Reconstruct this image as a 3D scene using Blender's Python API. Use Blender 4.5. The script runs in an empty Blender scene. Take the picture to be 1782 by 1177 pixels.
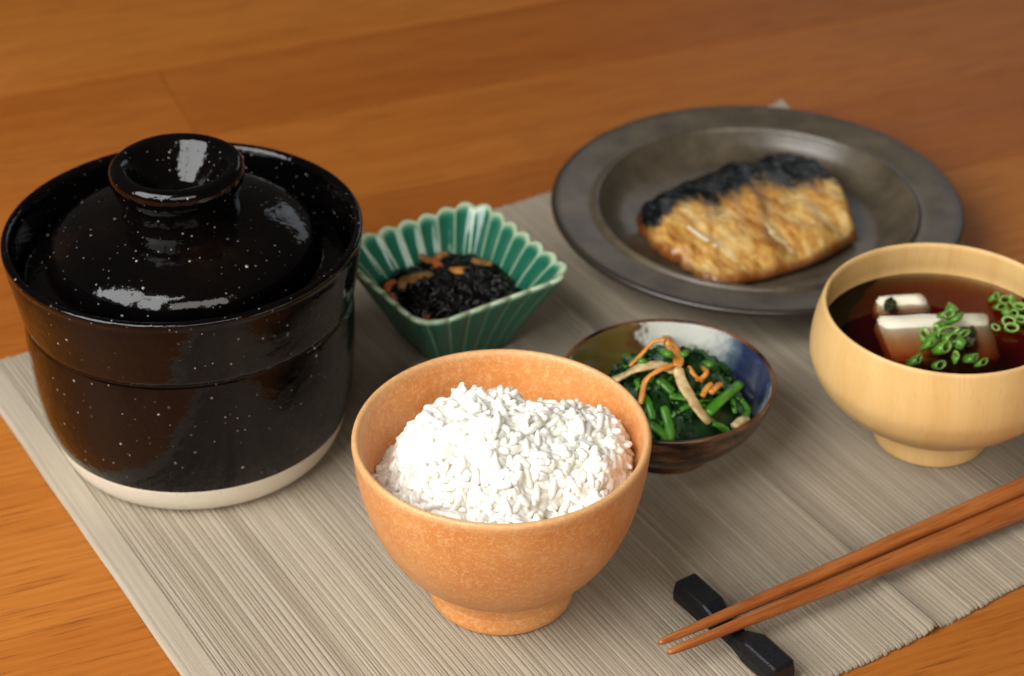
import bpy, bmesh, math, random
from mathutils import Vector, Matrix, noise
R = random.Random(7)
scene = bpy.context.scene
col = scene.collection
PI = math.pi

# ------------------------------------------------------------------ camera
FPX, IMW, IMH = 3700.0, 1782, 1177
PITCH = math.radians(33.8)
CAM = Vector((0, -math.cos(PITCH), math.sin(PITCH)))
FWD = Vector((0, math.cos(PITCH), -math.sin(PITCH)))
UPV = Vector((0, math.sin(PITCH), math.cos(PITCH)))
cd = bpy.data.cameras.new('camera')
cam = bpy.data.objects.new('camera', cd)
col.objects.link(cam)
cam.location = CAM
cam.rotation_euler = (PI/2 - PITCH, 0, 0)
cd.sensor_fit = 'HORIZONTAL'
cd.sensor_width = 36
cd.lens = FPX/IMW*36
cd.clip_start = 0.02
cd.clip_end = 50
cd.dof.use_dof = True
cd.dof.focus_distance = 0.785
cd.dof.aperture_fstop = 10.5
cd.dof.aperture_blades = 0
scene.camera = cam

def un(px, py, z=0.0):
    """the point at height z that the photograph shows at this pixel"""
    r = FWD + Vector((1, 0, 0))*((px-IMW/2)/FPX) - UPV*((py-IMH/2)/FPX)
    return CAM + r*((z-CAM.z)/r.z)

# ------------------------------------------------------------------ light
w = bpy.data.worlds.new('World')
scene.world = w
w.use_nodes = True
bg = w.node_tree.nodes['Background']
bg.inputs[0].default_value = (0.62, 0.56, 0.50, 1)
bg.inputs[1].default_value = 0.08

def area(name, loc, target, sx, sy, power, color):
    l = bpy.data.lights.new(name, 'AREA')
    l.shape = 'RECTANGLE'; l.size = sx; l.size_y = sy
    l.energy = power; l.color = color
    o = bpy.data.objects.new(name, l)
    col.objects.link(o)
    o.location = loc
    o.rotation_euler = (Vector(target)-Vector(loc)).to_track_quat('-Z', 'Y').to_euler()
    return o

def window(az, el, dist, pane_w, pane_h, gap, power, color):
    a, e = math.radians(az), math.radians(el)
    c = Vector((-math.sin(a)*math.cos(e), -math.cos(a)*math.cos(e), math.sin(e)))*dist
    side = Vector((math.cos(a), -math.sin(a), 0))
    for k, (off, wd) in enumerate(((-(pane_w+gap)/2, pane_w), ((pane_w*.45+gap)/2, pane_w*.45))):
        area('window_pane', c+side*off, Vector((0, 0, .03))+side*off*.3, wd, pane_h, power*wd/pane_w, color)
window(37, 42, 1.2, .60, .90, .05, 15.3, (0.98, 0.985, 0.98))
area('front_fill', (0.5, -2.1, 1.15), (0, 0, .02), 1.8, .8, 22.0, (1.0, 0.95, 0.88))  # fill lamp added behind the camera to lift shaded fronts and rims
area('far_window', (0.75, 1.9, 1.0), (0.1, 0.1, 0), 1.1, 0.5, 1.6, (0.86, 0.93, 1.0))

vs = scene.view_settings
vs.view_transform = 'Standard'
vs.look = 'None'
vs.exposure = 0.0
vs.gamma = 1.0
vs.use_curve_mapping = False
scene.cycles.max_bounces = 12
scene.cycles.diffuse_bounces = 8
scene.cycles.transparent_max_bounces = 16
scene.cycles.use_denoising = True

# ------------------------------------------------------------------ material kit
class M:
    def __init__(s, name):
        s.m = bpy.data.materials.new(name); s.m.use_nodes = True
        s.t = s.m.node_tree; s.t.nodes.clear()
        s.out = s.n('ShaderNodeOutputMaterial')
        s.p = s.n('ShaderNodeBsdfPrincipled')
        s.l(s.p.outputs[0], s.out.inputs[0])
        s._co = None
    def n(s, typ, **kw):
        nd = s.t.nodes.new(typ)
        for k, v in kw.items(): setattr(nd, k, v)
        return nd
    def l(s, a, b): s.t.links.new(a, b)
    def inp(s, node, key, val):
        if val is None: return
        i = node.inputs[key]
        if isinstance(val, bpy.types.NodeSocket): s.l(val, i)
        elif isinstance(val, (tuple, list)) and len(val) == 3 and i.type == 'RGBA': i.default_value = (*val, 1)
        else: i.default_value = val
    def set(s, **kw):
        names = dict(base='Base Color', rough='Roughness', ior='IOR', normal='Normal', coat='Coat Weight', coat_rough='Coat Roughness',
                     sss='Subsurface Weight', sss_rad='Subsurface Radius', sss_scale='Subsurface Scale', spec='Specular IOR Level', trans='Transmission Weight', sheen='Sheen Weight')
        for k, v in kw.items(): s.inp(s.p, names[k], v)
        return s
    def co(s):
        if s._co is None: s._co = s.n('ShaderNodeTexCoord').outputs['Object']
        return s._co
    def scaled(s, sc, add=None, src=None):
        v = s.n('ShaderNodeVectorMath', operation='MULTIPLY')
        s.l(src or s.co(), v.inputs[0]); v.inputs[1].default_value = sc
        o = v.outputs[0]
        if add is not None:
            a = s.n('ShaderNodeVectorMath', operation='ADD'); s.l(o, a.inputs[0]); s.l(add, a.inputs[1]); o = a.outputs[0]
        return o
    def noise(s, scale, vec=None, detail=3, rough=.55, dist=0):
        nd = s.n('ShaderNodeTexNoise'); s.l(vec or s.co(), nd.inputs['Vector'])
        nd.inputs['Scale'].default_value = scale; nd.inputs['Detail'].default_value = detail
        nd.inputs['Roughness'].default_value = rough; nd.inputs['Distortion'].default_value = dist
        return nd.outputs[0]
    def vor(s, scale, vec=None, out='Distance', rnd=1.0):
        nd = s.n('ShaderNodeTexVoronoi'); s.l(vec or s.co(), nd.inputs['Vector'])
        nd.inputs['Scale'].default_value = scale; nd.inputs['Randomness'].default_value = rnd
        return nd.outputs[out]
    def ramp(s, fac, stops, interp='LINEAR'):
        nd = s.n('ShaderNodeValToRGB'); s.l(fac, nd.inputs[0])
        cr = nd.color_ramp; cr.interpolation = interp
        while len(cr.elements) > 1: cr.elements.remove(cr.elements[-1])
        for i, (p, c) in enumerate(stops):
            e = cr.elements[0] if i == 0 else cr.elements.new(p)
            e.position = p
            e.color = (c, c, c, 1) if isinstance(c, (int, float)) else (*c, 1)
        return nd.outputs[0]
    def mix(s, fac, a, b, mode='MIX'):
        nd = s.n('ShaderNodeMix', data_type='RGBA', blend_type=mode)
        s.inp(nd, 0, fac); s.inp(nd, 6, a); s.inp(nd, 7, b)
        return nd.outputs[2]
    def math(s, op, a, b=None, c=None):
        nd = s.n('ShaderNodeMath', operation=op)
        s.inp(nd, 0, a); s.inp(nd, 1, b); s.inp(nd, 2, c)
        return nd.outputs[0]
    def bump(s, h, dist, strength=1.0, normal=None):
        nd = s.n('ShaderNodeBump'); s.l(h, nd.inputs['Height'])
        nd.inputs['Distance'].default_value = dist; nd.inputs['Strength'].default_value = strength
        if normal is not None: s.l(normal, nd.inputs['Normal'])
        return nd.outputs[0]
    def sep(s, vec=None):
        nd = s.n('ShaderNodeSeparateXYZ'); s.l(vec or s.co(), nd.inputs[0]); return nd.outputs
    def rnd(s): return s.n('ShaderNodeObjectInfo').outputs['Random']
    def attr(s, name): return s.n('ShaderNodeAttribute', attribute_name=name).outputs['Fac']
    def comb(s, x=0.0, y=0.0, z=0.0):
        nd = s.n('ShaderNodeCombineXYZ')
        s.inp(nd, 0, x); s.inp(nd, 1, y); s.inp(nd, 2, z); return nd.outputs[0]

# --- table wood: grain runs along local x of each plank
def mat_table():
    m = M('oiled_oak')
    r = m.rnd()
    off = m.comb(m.math('MULTIPLY', r, 7.3), m.math('MULTIPLY', r, 3.1), m.math('MULTIPLY', r, 11.7))
    warp = m.noise(3.0, m.scaled((1, 2.5, 1), off), 2)
    broad = m.noise(1.0, m.scaled((2.0, 30, 2.0), off), 4, .6, .15)
    fib = m.noise(1.0, m.scaled((9, 420, 9), off), 3, .6)
    pores = m.noise(1.0, m.scaled((30, 1050, 30), off), 3, .55)
    ring = m.n('ShaderNodeTexWave', wave_type='BANDS', bands_direction='Y')
    m.l(m.scaled((.6, 60, 1), m.comb(0.0, m.math('MULTIPLY', warp, 3.0), 0.0)), ring.inputs[0])
    ring.inputs['Scale'].default_value = 1.0; ring.inputs['Distortion'].default_value = 2.0
    ring.inputs['Detail'].default_value = 2; ring.inputs['Detail Scale'].default_value = 1.2
    f = m.math('ADD', m.math('MULTIPLY', broad, .55), m.math('MULTIPLY', fib, .30))
    f = m.math('ADD', f, m.math('MULTIPLY', ring.outputs['Fac'], .08))
    c = m.ramp(f, [(.32, (.43, .138, .019)), (.48, (.50, .175, .028)), (.64, (.55, .21, .040))])
    tone = m.ramp(r, [(0, (.84, .76, .70)), (.5, (1, 1, 1)), (1, (1.08, 1.16, 1.25))])
    c = m.mix(1.0, c, tone, 'MULTIPLY')
    pm = m.ramp(pores, [(.34, 1.0), (.45, 0.0)])
    c = m.mix(m.math('MULTIPLY', pm, .60), c, (.20, .055, .010))
    h = m.math('ADD', m.math('MULTIPLY', fib, .5), m.math('MULTIPLY', pm, -.8))
    rough = m.ramp(broad, [(.3, .34), (.7, .46)])
    m.set(base=m.mix(1.0, c, (.81, .75, .72), 'MULTIPLY'), rough=rough, normal=m.bump(h, .0001, .5), spec=.20)
    return m.m

# --- ribbed cotton; ribs run along local y
def mat_cloth():
    m = M('woven_cotton')
    r = m.rnd()
    off = m.comb(m.math('MULTIPLY', r, 9.1), m.math('MULTIPLY', r, 5.7), 0.0)
    tone = m.ramp(r, [(0, (.30, .240, .160)), (.35, (.335, .272, .188)), (.75, (.365, .30, .213)), (1, (.43, .365, .27))])
    loc = m.n('ShaderNodeObjectInfo').outputs['Location']
    band = m.ramp(m.noise(14.0, loc, 4, .7), [(.36, .80), (.62, 1.10)])
    tone = m.mix(1.0, tone, band, 'MULTIPLY')
    streak = m.noise(1.0, m.scaled((950, 9, 1), off), 4, .65)
    c = m.mix(m.ramp(streak, [(.35, .0), (.62, .85)]), m.mix(.22, tone, (.24, .18, .12)), m.mix(.34, tone, (.62, .55, .42)))
    patch = m.noise(1.0, m.scaled((60, 25, 1), off), 2)
    c = m.mix(m.math('MULTIPLY', patch, .35), c, (.30, .24, .18))
    y = m.sep()[1]
    weft = m.n('ShaderNodeTexWave', wave_type='BANDS', bands_direction='Y')
    m.l(m.scaled((0, 1, 0), m.comb(0.0, m.math('MULTIPLY', m.noise(500, None, 1), .0012), 0.0)), weft.inputs[0])
    weft.inputs['Scale'].default_value = 310
    h = m.math('ADD', m.math('MULTIPLY', weft.outputs['Fac'], .6), m.math('MULTIPLY', streak, .9))
    c = m.mix(m.math('MULTIPLY', weft.outputs['Fac'], .18), m.mix(.15, c, (.18, .14, .1)), c)
    m.set(base=c, rough=.9, normal=m.bump(h, .00025, .7), spec=.15, sheen=.15)
    return m.m

def mat_black_glaze():
    m = M('tenmoku_glaze')
    n1 = m.noise(30, None, 4, .6); n2 = m.noise(240, None, 3)
    base = m.ramp(n1, [(.36, (.0010, .0009, .0010)), (.6, (.0022, .0014, .0012)), (.80, (.008, .0035, .002))])
    def specks(scale, keep, lo, hi):
        d = m.vor(scale); cid = m.vor(scale, None, 'Color')
        size = m.ramp(m.sep(cid)[0], [(.0, .0), (keep, .0), (keep+.01, lo), (1.0, hi)])
        return m.math('MAXIMUM', m.math('SUBTRACT', size, d), 0.0), m.ramp(m.sep(cid)[1], [(0, (.03, .02, .015)), (.5, (.16, .125, .095)), (1, (.50, .44, .36))])
    s1, t1 = specks(230, .60, .07, .17)
    s2, t2 = specks(420, .62, .08, .19)
    c = m.mix(m.ramp(s1, [(0.0, 0.0), (.03, .85)]), base, t1)  # pale specks put the highlights of glaze pinholes into the colour
    c = m.mix(m.ramp(s2, [(0.0, 0.0), (.03, .65)]), c, t2)
    pits = m.math('ADD', m.math('MULTIPLY', s1, 5.0), m.math('MULTIPLY', s2, 2.2))
    h = m.math('ADD', m.math('MULTIPLY', n1, .8), m.math('MULTIPLY', n2, .17))
    h = m.math('ADD', h, pits)
    m.set(base=c, rough=m.ramp(n1, [(.3, .05), (.75, .11)]), normal=m.bump(h, .0013, .7), spec=.34)
    return m.m

def mat_raw_clay():
    m = M('unglazed_clay')
    n = m.noise(900, None, 3); b = m.noise(50)
    c = m.mix(b, (.70, .63, .49), (.80, .74, .61))
    c = m.mix(m.ramp(n, [(.28, .6), (.38, 0.0)]), c, (.34, .27, .2))
    m.set(base=c, rough=.85, normal=m.bump(n, .0004, .6), spec=.2)
    return m.m

def mat_orange_glaze():
    m = M('orange_speckled_glaze')
    z = m.sep()[2]
    big = m.noise(45, None, 4, .65); fine = m.noise(1000, None, 3, .7); mid = m.noise(430, None, 3, .6)
    c = m.ramp(big, [(.3, (.62, .225, .055)), (.52, (.67, .27, .075)), (.72, (.71, .33, .11))])
    c = m.mix(m.ramp(mid, [(.50, 0.0), (.66, .40)]), c, (.80, .50, .22))
    c = m.mix(m.ramp(fine, [(.54, 0.0), (.68, .60)]), c, (.78, .54, .28))
    c = m.mix(m.ramp(fine, [(.30, .5), (.42, 0.0)]), c, (.52, .16, .04))
    rz = m.n('ShaderNodeMapRange'); m.l(m.math('ADD', z, m.math('MULTIPLY', mid, .004)), rz.inputs[0])
    rz.inputs[1].default_value = .0745; rz.inputs[2].default_value = .0790
    c = m.mix(m.math('MULTIPLY', rz.outputs[0], .45), c, (.66, .42, .20))
    h = m.math('ADD', m.math('MULTIPLY', fine, .5), m.math('MULTIPLY', mid, .5))
    m.set(base=c, rough=m.ramp(fine, [(.3, .30), (.7, .45)]), normal=m.bump(h, .0004, .45), spec=.45)
    return m.m

def mat_rice(name, a, b):
    m = M(name)
    c = m.mix(m.noise(260, None, 2), a, b)
    m.set(base=c, rough=.27, spec=.5, sss=1.0, sss_rad=(1.0, 1.0, 1.0), sss_scale=.0006, normal=m.bump(m.noise(900, None, 2), .0001, .4))
    return m.m

def mat_celadon():
    m = M('green_celadon_glaze')
    e = m.attr('ridge')
    n = m.noise(160, None, 3)
    e2 = m.math('ADD', e, m.math('MULTIPLY', m.math('SUBTRACT', n, .5), .35))
    c = m.ramp(e2, [(.10, (.014, .125, .072)), (.40, (.035, .19, .115)), (.66, (.20, .36, .22)), (.92, (.44, .52, .34))])
    m.set(base=c, rough=.10, spec=.6, normal=m.bump(n, .0003, .4))
    return m.m

def mat_brown_plate():
    m = M('dark_stoneware')
    x, y, z = m.sep()
    rad = m.math('SQRT', m.math('ADD', m.math('MULTIPLY', x, x), m.math('MULTIPLY', y, y)))
    n = m.noise(60, None, 4); f = m.noise(700, None, 3)
    c = m.mix(m.ramp(n, [(.28, 0.0), (.72, 1.0)]), (.050, .036, .022), (.112, .086, .054))
    c = m.mix(m.ramp(f, [(.58, 0.0), (.72, .5)]), c, (.14, .11, .08))
    mr = m.n('ShaderNodeMapRange'); m.l(rad, mr.inputs[0]); mr.inputs[1].default_value = .0965; mr.inputs[2].default_value = .1005
    c = m.mix(m.math('MULTIPLY', mr.outputs[0], .85), c, (.022, .016, .012))
    m.set(base=c, rough=m.ramp(f, [(.3, .26), (.7, .38)]), spec=.8, normal=m.bump(f, .0002, .35))
    return m.m

def mat_bowl_wood():
    m = M('pale_turned_wood')
    wob = m.noise(22, None, 3)
    g = m.noise(1.0, m.scaled((70, 26, 2.5), m.comb(wob, 0.0, 0.0)), 4, .6)
    fine = m.noise(1.0, m.scaled((900, 900, 22)), 2)
    c = m.ramp(g, [(.3, (.66, .39, .135)), (.5, (.73, .46, .18)), (.7, (.77, .51, .215))])
    c = m.mix(m.ramp(fine, [(.30, .22), (.45, 0.0)]), c, (.55, .30, .10))
    lines = m.noise(1.0, m.scaled((260, 30, 1.0)), 2)
    c = m.mix(m.ramp(lines, [(.30, .35), (.36, 0.0)]), c, (.40, .19, .06))
    m.set(base=c, rough=.38, spec=.4, normal=m.bump(fine, .00012, .4))
    return m.m

def mat_soup():
    m = M('clear_soup')
    m.t.nodes.remove(m.p)
    tr = m.n('ShaderNodeBsdfTransparent'); gl = m.n('ShaderNodeBsdfGlossy')
    gl.inputs['Roughness'].default_value = .03
    fr = m.n('ShaderNodeFresnel'); fr.inputs[0].default_value = 1.33
    m.l(m.bump(m.noise(60, None, 2), .0006, .3), gl.inputs['Normal'])
    mx = m.n('ShaderNodeMixShader'); m.l(fr.outputs[0], mx.inputs[0]); m.l(tr.outputs[0], mx.inputs[1]); m.l(gl.outputs[0], mx.inputs[2])
    m.l(mx.outputs[0], m.out.inputs[0])
    va = m.n('ShaderNodeVolumeAbsorption'); va.inputs[0].default_value = (.85, .44, .03, 1); va.inputs[1].default_value = 190
    m.l(va.outputs[0], m.out.inputs[1])
    return m.m

def mat_tofu():
    m = M('silken_tofu')
    n = m.noise(400, None, 2)
    m.set(base=m.mix(n, (.85, .77, .58), (.89, .83, .67)), rough=.4, sss=.6, sss_rad=(1, .8, .5), sss_scale=.003, spec=.4, normal=m.bump(n, .0003, .3))
    return m.m

def mat_plain(name, a, b, scale, rough, bump=.0003, spec=.45, sss=0.0, rnd_tint=0.0, coat=0.0):
    m = M(name)
    n = m.noise(scale, None, 3)
    c = m.mix(m.ramp(n, [(.32, 0.0), (.68, 1.0)]), a, b)
    if rnd_tint:
        k = m.ramp(m.rnd(), [(0, 1-rnd_tint), (1, 1.0)])
        c = m.mix(1.0, c, k, 'MULTIPLY')
    m.set(base=c, rough=rough, spec=spec, coat=coat, normal=m.bump(m.noise(scale*3, None, 2), bump, .5))
    if sss: m.set(sss=sss, sss_rad=(.8, 1, .3), sss_scale=.0015)
    return m.m

def mat_chopstick():
    m = M('red_brown_wood')
    r = m.rnd()
    off = m.comb(m.math('MULTIPLY', r, 3.0), m.math('MULTIPLY', r, 8.0), 0.0)
    g = m.noise(1.0, m.scaled((14, 420, 420), off), 3, .6); p = m.noise(1.0, m.scaled((70, 1500, 1500), off), 2)
    b = m.noise(1.0, m.scaled((9, 60, 60), off), 2)
    c = m.ramp(g, [(.3, (.25, .066, .014)), (.5, (.38, .122, .028)), (.72, (.47, .175, .048))])
    c = m.mix(m.ramp(p, [(.34, .75), (.44, 0.0)]), c, (.17, .04, .009))
    c = m.mix(m.math('MULTIPLY', b, .35), c, (.36, .08, .015))
    m.set(base=c, rough=.36, spec=.4, normal=m.bump(p, .0001, .4))
    return m.m

def mat_fish():
    m = M('grilled_mackerel')
    d = m.attr('dark'); e = m.attr('edge')
    sx = m.sep(); dg = m.comb(m.math('ADD', m.math('MULTIPLY', sx[0], 1.9), m.math('MULTIPLY', sx[1], 1.1)), m.math('SUBTRACT', m.math('MULTIPLY', sx[1], .55), m.math('MULTIPLY', sx[0], .3)), sx[2])
    big = m.noise(36, dg, 3, .6, 1.2); n = m.noise(105, dg, 4, .65, 1.3); n2 = m.noise(380, None, 3, .6)
    fl = m.math('ADD', m.math('MULTIPLY', big, .55), m.math('MULTIPLY', n, .45))
    flesh = m.ramp(fl, [(.35, (.19, .052, .009)), (.43, (.42, .18, .035)), (.51, (.60, .33, .085)), (.59, (.73, .48, .17)), (.68, (.86, .69, .38))])
    flesh = m.mix(m.ramp(n2, [(.33, .35), (.44, 0.0)]), flesh, (.26, .07, .012))
    skin = m.ramp(n, [(.42, (.002, .003, .005)), (.58, (.006, .007, .008)), (.70, (.03, .03, .012))])
    f = m.math('ADD', d, m.math('MULTIPLY', m.math('SUBTRACT', n, .5), 1.6))
    brown = m.mix(n2, (.09, .045, .010), (.26, .15, .045))
    skin = m.mix(m.ramp(n, [(.56, 0.0), (.70, .55)]), skin, (.16, .17, .15))  # silver patches: glints painted into the dark skin colour
    c = m.mix(m.ramp(f, [(.18, 0.0), (.46, 1.0)]), flesh, brown)
    c = m.mix(m.ramp(f, [(.44, 0.0), (.68, 1.0)]), c, skin)
    ed = m.math('ADD', e, m.math('MULTIPLY', m.math('SUBTRACT', n, .5), 1.0))
    c = m.mix(m.ramp(ed, [(.45, 0.0), (.85, .85)]), c, (.17, .035, .006))
    h = m.math('ADD', n, m.math('MULTIPLY', n2, .5))
    m.set(base=c, rough=m.ramp(n2, [(.3, .12), (.7, .28)]), spec=.6, normal=m.bump(h, .0009, .55))
    return m.m

def mat_dish_inside():
    m = M('painted_dish_glaze')
    x, y, z = m.sep()
    ang = m.math('ARCTAN2', y, x)
    a = m.math('ADD', m.math('DIVIDE', ang, 2*PI), .5)            # 0..1 from -x anticlockwise
    a = m.math('ADD', a, m.math('MULTIPLY', m.math('SUBTRACT', m.noise(70, None, 4, .65), .5), .16))
    W, B, O, K = (.55, .56, .50), (.006, .020, .075), (.13, .085, .018), (.085, .028, .010)
    c = m.ramp(a, [(0, O), (.05, W), (.33, W), (.42, W), (.440, W), (.465, (.16, .20, .21)), (.50, B), (.585, B), (.63, (.10, .15, .19)), (.67, W), (.775, W), (.79, K), (.81, O), (.93, O), (.97, W), (1, W)])
    n = m.noise(180, None, 4)
    c = m.mix(m.math('MULTIPLY', n, .12), c, (.20, .16, .07))
    m.set(base=c, rough=.12, spec=.6, normal=m.bump(n, .0005, .3))
    return m.m

def mat_dish_outside():
    m = M('brown_brushed_glaze')
    n = m.noise(1.0, m.scaled((45, 45, 190)), 4, .65)
    c = m.ramp(n, [(.40, (.006, .004, .005)), (.5, (.06, .022, .010)), (.64, (.17, .075, .032))])
    m.set(base=c, rough=.16, spec=.6, normal=m.bump(n, .0004, .3))
    return m.m

MAT = dict(
    table=mat_table(), cloth=mat_cloth(), black=mat_black_glaze(), clay=mat_raw_clay(), orange=mat_orange_glaze(), rice=mat_rice('cooked_rice', (.82, .79, .705), (.86, .845, .785)),
    celadon=mat_celadon(), plate=mat_brown_plate(), maple=mat_bowl_wood(), soup=mat_soup(), tofu=mat_tofu(), stick=mat_chopstick(),
    fish=mat_fish(), din=mat_dish_inside(), dout=mat_dish_outside(),
    iron=mat_plain('black_cast_iron', (.0025, .003, .004), (.007, .009, .012), 500, .36, .0006, .4),
    hijiki=mat_plain('hijiki_black', (.002, .002, .0025), (.008, .005, .004), 300, .20, .0006, .35),
    carrot=mat_plain('carrot_orange', (.60, .20, .022), (.74, .34, .07), 300, .32, .0003, .45, .3),
    carrot_dark=mat_plain('simmered_carrot', (.36, .07, .012), (.58, .16, .03), 300, .3, .0003),
    fried=mat_plain('fried_tofu_tan', (.50, .30, .10), (.76, .60, .33), 350, .5, .0008, .35, .15),
    fried_skin=mat_plain('fried_tofu_brown', (.34, .13, .03), (.60, .32, .10), 260, .45, .0007, .35),
    leaf=mat_plain('spinach_dark', (.005, .026, .007), (.020, .085, .018), 160, .40, .0009, .3, 0.0, .5),
    stalk=mat_plain('spinach_stalk', (.045, .20, .012), (.12, .36, .030), 180, .26, .0004, .5, .25, .45),
    scallion=mat_plain('scallion_green', (.05, .18, .012), (.15, .35, .034), 240, .28, .0003, .5, .3, .35),
    scallion_pale=mat_plain('scallion_pale', (.16, .32, .06), (.28, .42, .11), 240, .3, .0003, .5, .3),
    wakame=mat_plain('wakame_dark', (.006, .014, .005), (.02, .04, .012), 200, .2, .0006, .5),
    bone=mat_plain('fish_bone', (.70, .58, .38), (.84, .76, .58), 500, .4, .0003),
    simmered=mat_plain('simmered_tofu', (.16, .06, .015), (.40, .20, .06), 260, .4, .0007, .35),
    white=mat_plain('bean_pale', (.45, .24, .10), (.60, .36, .17), 200, .35, .0003),
)

# ------------------------------------------------------------------ mesh kit
def mesh_from(name, verts, faces, mats, smooth=True, midx=None):
    me = bpy.data.meshes.new(name)
    me.from_pydata([tuple(v) for v in verts], [], faces)
    for mt in (mats if isinstance(mats, (list, tuple)) else [mats]): me.materials.append(mt)
    if midx: me.polygons.foreach_set('material_index', midx)
    if smooth: me.polygons.foreach_set('use_smooth', [True]*len(me.polygons))
    me.update()
    return me

def put(name, me, parent=None, loc=(0, 0, 0), rot=(0, 0, 0)):
    o = bpy.data.objects.new(name, me)
    col.objects.link(o)
    o.parent = parent
    o.location = loc; o.rotation_euler = rot
    return o

def tag(o, label=None, cat=None, group=None, kind=None):
    if label: o['label'] = label
    if cat: o['category'] = cat
    if group: o['group'] = group
    if kind: o['kind'] = kind
    return o

def thing(name, loc, label, cat, group=None):
    o = bpy.data.objects.new(name, None)
    col.objects.link(o); o.location = loc; o.empty_display_size = .02
    return tag(o, label, cat, group)

def recalc(me):
    bm = bmesh.new(); bm.from_mesh(me)
    bmesh.ops.recalc_face_normals(bm, faces=bm.faces)
    bm.to_mesh(me); bm.free()
    return me

def smooth_profile(pts, sub=6):
    """Catmull-Rom through (r, z[, tag]); a repeated point makes a sharp corner"""
    out = []
    n = len(pts)
    for i in range(n-1):
        p0, p1, p2, p3 = pts[max(i-1, 0)], pts[i], pts[i+1], pts[min(i+2, n-1)]
        if p1[:2] == p2[:2]: continue
        tg = p1[2] if len(p1) > 2 else 0
        seg = math.hypot(p2[0]-p1[0], p2[1]-p1[1])
        ma = [(p2[j]-p0[j])/2 for j in (0, 1)]; mb = [(p3[j]-p1[j])/2 for j in (0, 1)]
        for m_ in (ma, mb):                        # no overshoot where a short span follows a long one
            l_ = math.hypot(*m_)
            if l_ > seg: m_[0] *= seg/l_; m_[1] *= seg/l_
        for k in range(sub):
            t = k/sub
            q = [(2*t**3-3*t*t+1)*p1[j] + (t**3-2*t*t+t)*ma[j] + (-2*t**3+3*t*t)*p2[j] + (t**3-t*t)*mb[j] for j in (0, 1)]
            out.append((max(q[0], 0), q[1], tg))
    p = pts[-1]; out.append((p[0], p[1], p[2] if len(p) > 2 else 0))
    return out

def lathe(name, prof, mats, seg=128, wob=0.0, seed=0, sub=6):
    prof = smooth_profile(prof, sub)
    V, F, MI = [], [], []
    rows = []
    for (r, z, tg) in prof:
        if r < 1e-5:
            rows.append([len(V)]); V.append((0, 0, z)); continue
        row = []
        for k in range(seg):
            a = 2*PI*k/seg
            d = 1.0
            if wob: d += wob*noise.noise(Vector((math.cos(a)*1.3+seed, math.sin(a)*1.3, z*14)))
            row.append(len(V)); V.append((r*d*math.cos(a), r*d*math.sin(a), z))
        rows.append(row)
    for i in range(len(rows)-1):
        a, b = rows[i], rows[i+1]
        for k in range(seg):
            k2 = (k+1) % seg
            if len(a) == 1 and len(b) == 1: continue
            if len(a) == 1: F.append((a[0], b[k2], b[k]))
            elif len(b) == 1: F.append((a[k], a[k2], b[0]))
            else: F.append((a[k], a[k2], b[k2], b[k]))
            MI.append(prof[i][2])
    return recalc(mesh_from(name, V, F, mats, True, MI))

def frame(t, ref=Vector((0, 0, 1))):
    t = t.normalized()
    if abs(t.dot(ref)) > .95: ref = Vector((1, 0, 0))
    a = t.cross(ref).normalized(); b = a.cross(t).normalized()
    return a, b

def resample(pts, n):
    P = [Vector(p) for p in pts]
    out = []
    m = len(P)-1
    for k in range(n):
        u = k/(n-1)*m; i = min(int(u), m-1); t = u-i
        p0, p1, p2, p3 = P[max(i-1, 0)], P[i], P[i+1], P[min(i+2, m)]
        out.append(.5*((2*p1) + (p2-p0)*t + (2*p0-5*p1+4*p2-p3)*t*t + (-p0+3*p1-3*p2+p3)*t**3))
    return out

def sweep(V, F, pts, ra, rb, n=8, ref=Vector((0, 0, 1)), cap=True, power=1.0):
    """elliptic (or, with power<1, squarish) tube; ra across, rb along ref; both may be lists"""
    base = len(V); m = len(pts)
    for i, p in enumerate(pts):
        t = pts[min(i+1, m-1)]-pts[max(i-1, 0)]
        a, b = frame(t, ref)
        x = ra[i] if isinstance(ra, list) else ra
        y = rb[i] if isinstance(rb, list) else rb
        for k in range(n):
            c, s = math.cos(2*PI*(k+.5)/n), math.sin(2*PI*(k+.5)/n)
            if power != 1.0:
                c = math.copysign(abs(c)**power, c); s = math.copysign(abs(s)**power, s)
            V.append(p + a*(x*c) + b*(y*s))
    for i in range(m-1):
        for k in range(n):
            k2 = (k+1) % n
            F.append((base+i*n+k, base+i*n+k2, base+(i+1)*n+k2, base+(i+1)*n+k))
    if cap:
        F.append(tuple(base+k for k in reversed(range(n))))
        F.append(tuple(base+(m-1)*n+k for k in range(n)))

def rel(V, o): return [Vector(v)-o for v in V]

# ------------------------------------------------------------------ table
TZ = -0.0024
GA = math.radians(22)
gx, gy = Vector((math.cos(GA), math.sin(GA), 0)), Vector((-math.sin(GA), math.cos(GA), 0))
def plank_mesh(L, Wd, th, name='plank'):
    bm = bmesh.new()
    bmesh.ops.create_cube(bm, size=1.0)
    for v in bm.verts: v.co = Vector((v.co.x*L, v.co.y*Wd, v.co.z*th - th/2))
    bmesh.ops.bevel(bm, geom=[e for e in bm.edges if all(v.co.z > -1e-6 for v in e.verts)], offset=.00035, segments=2, affect='EDGES')
    me = bpy.data.meshes.new(name); bm.to_mesh(me); bm.free()
    me.materials.append(MAT['table'])
    return me
V, F = [(-1.3, -1.1, -.034), (1.3, -1.1, -.034), (1.3, 1.5, -.034), (-1.3, 1.5, -.034), (-1.3, -1.1, -.0275), (1.3, -1.1, -.0275), (1.3, 1.5, -.0275), (-1.3, 1.5, -.0275)], \
    [(3, 2, 1, 0), (4, 5, 6, 7), (0, 1, 5, 4), (1, 2, 6, 5), (2, 3, 7, 6), (3, 0, 4, 7)]
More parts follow.
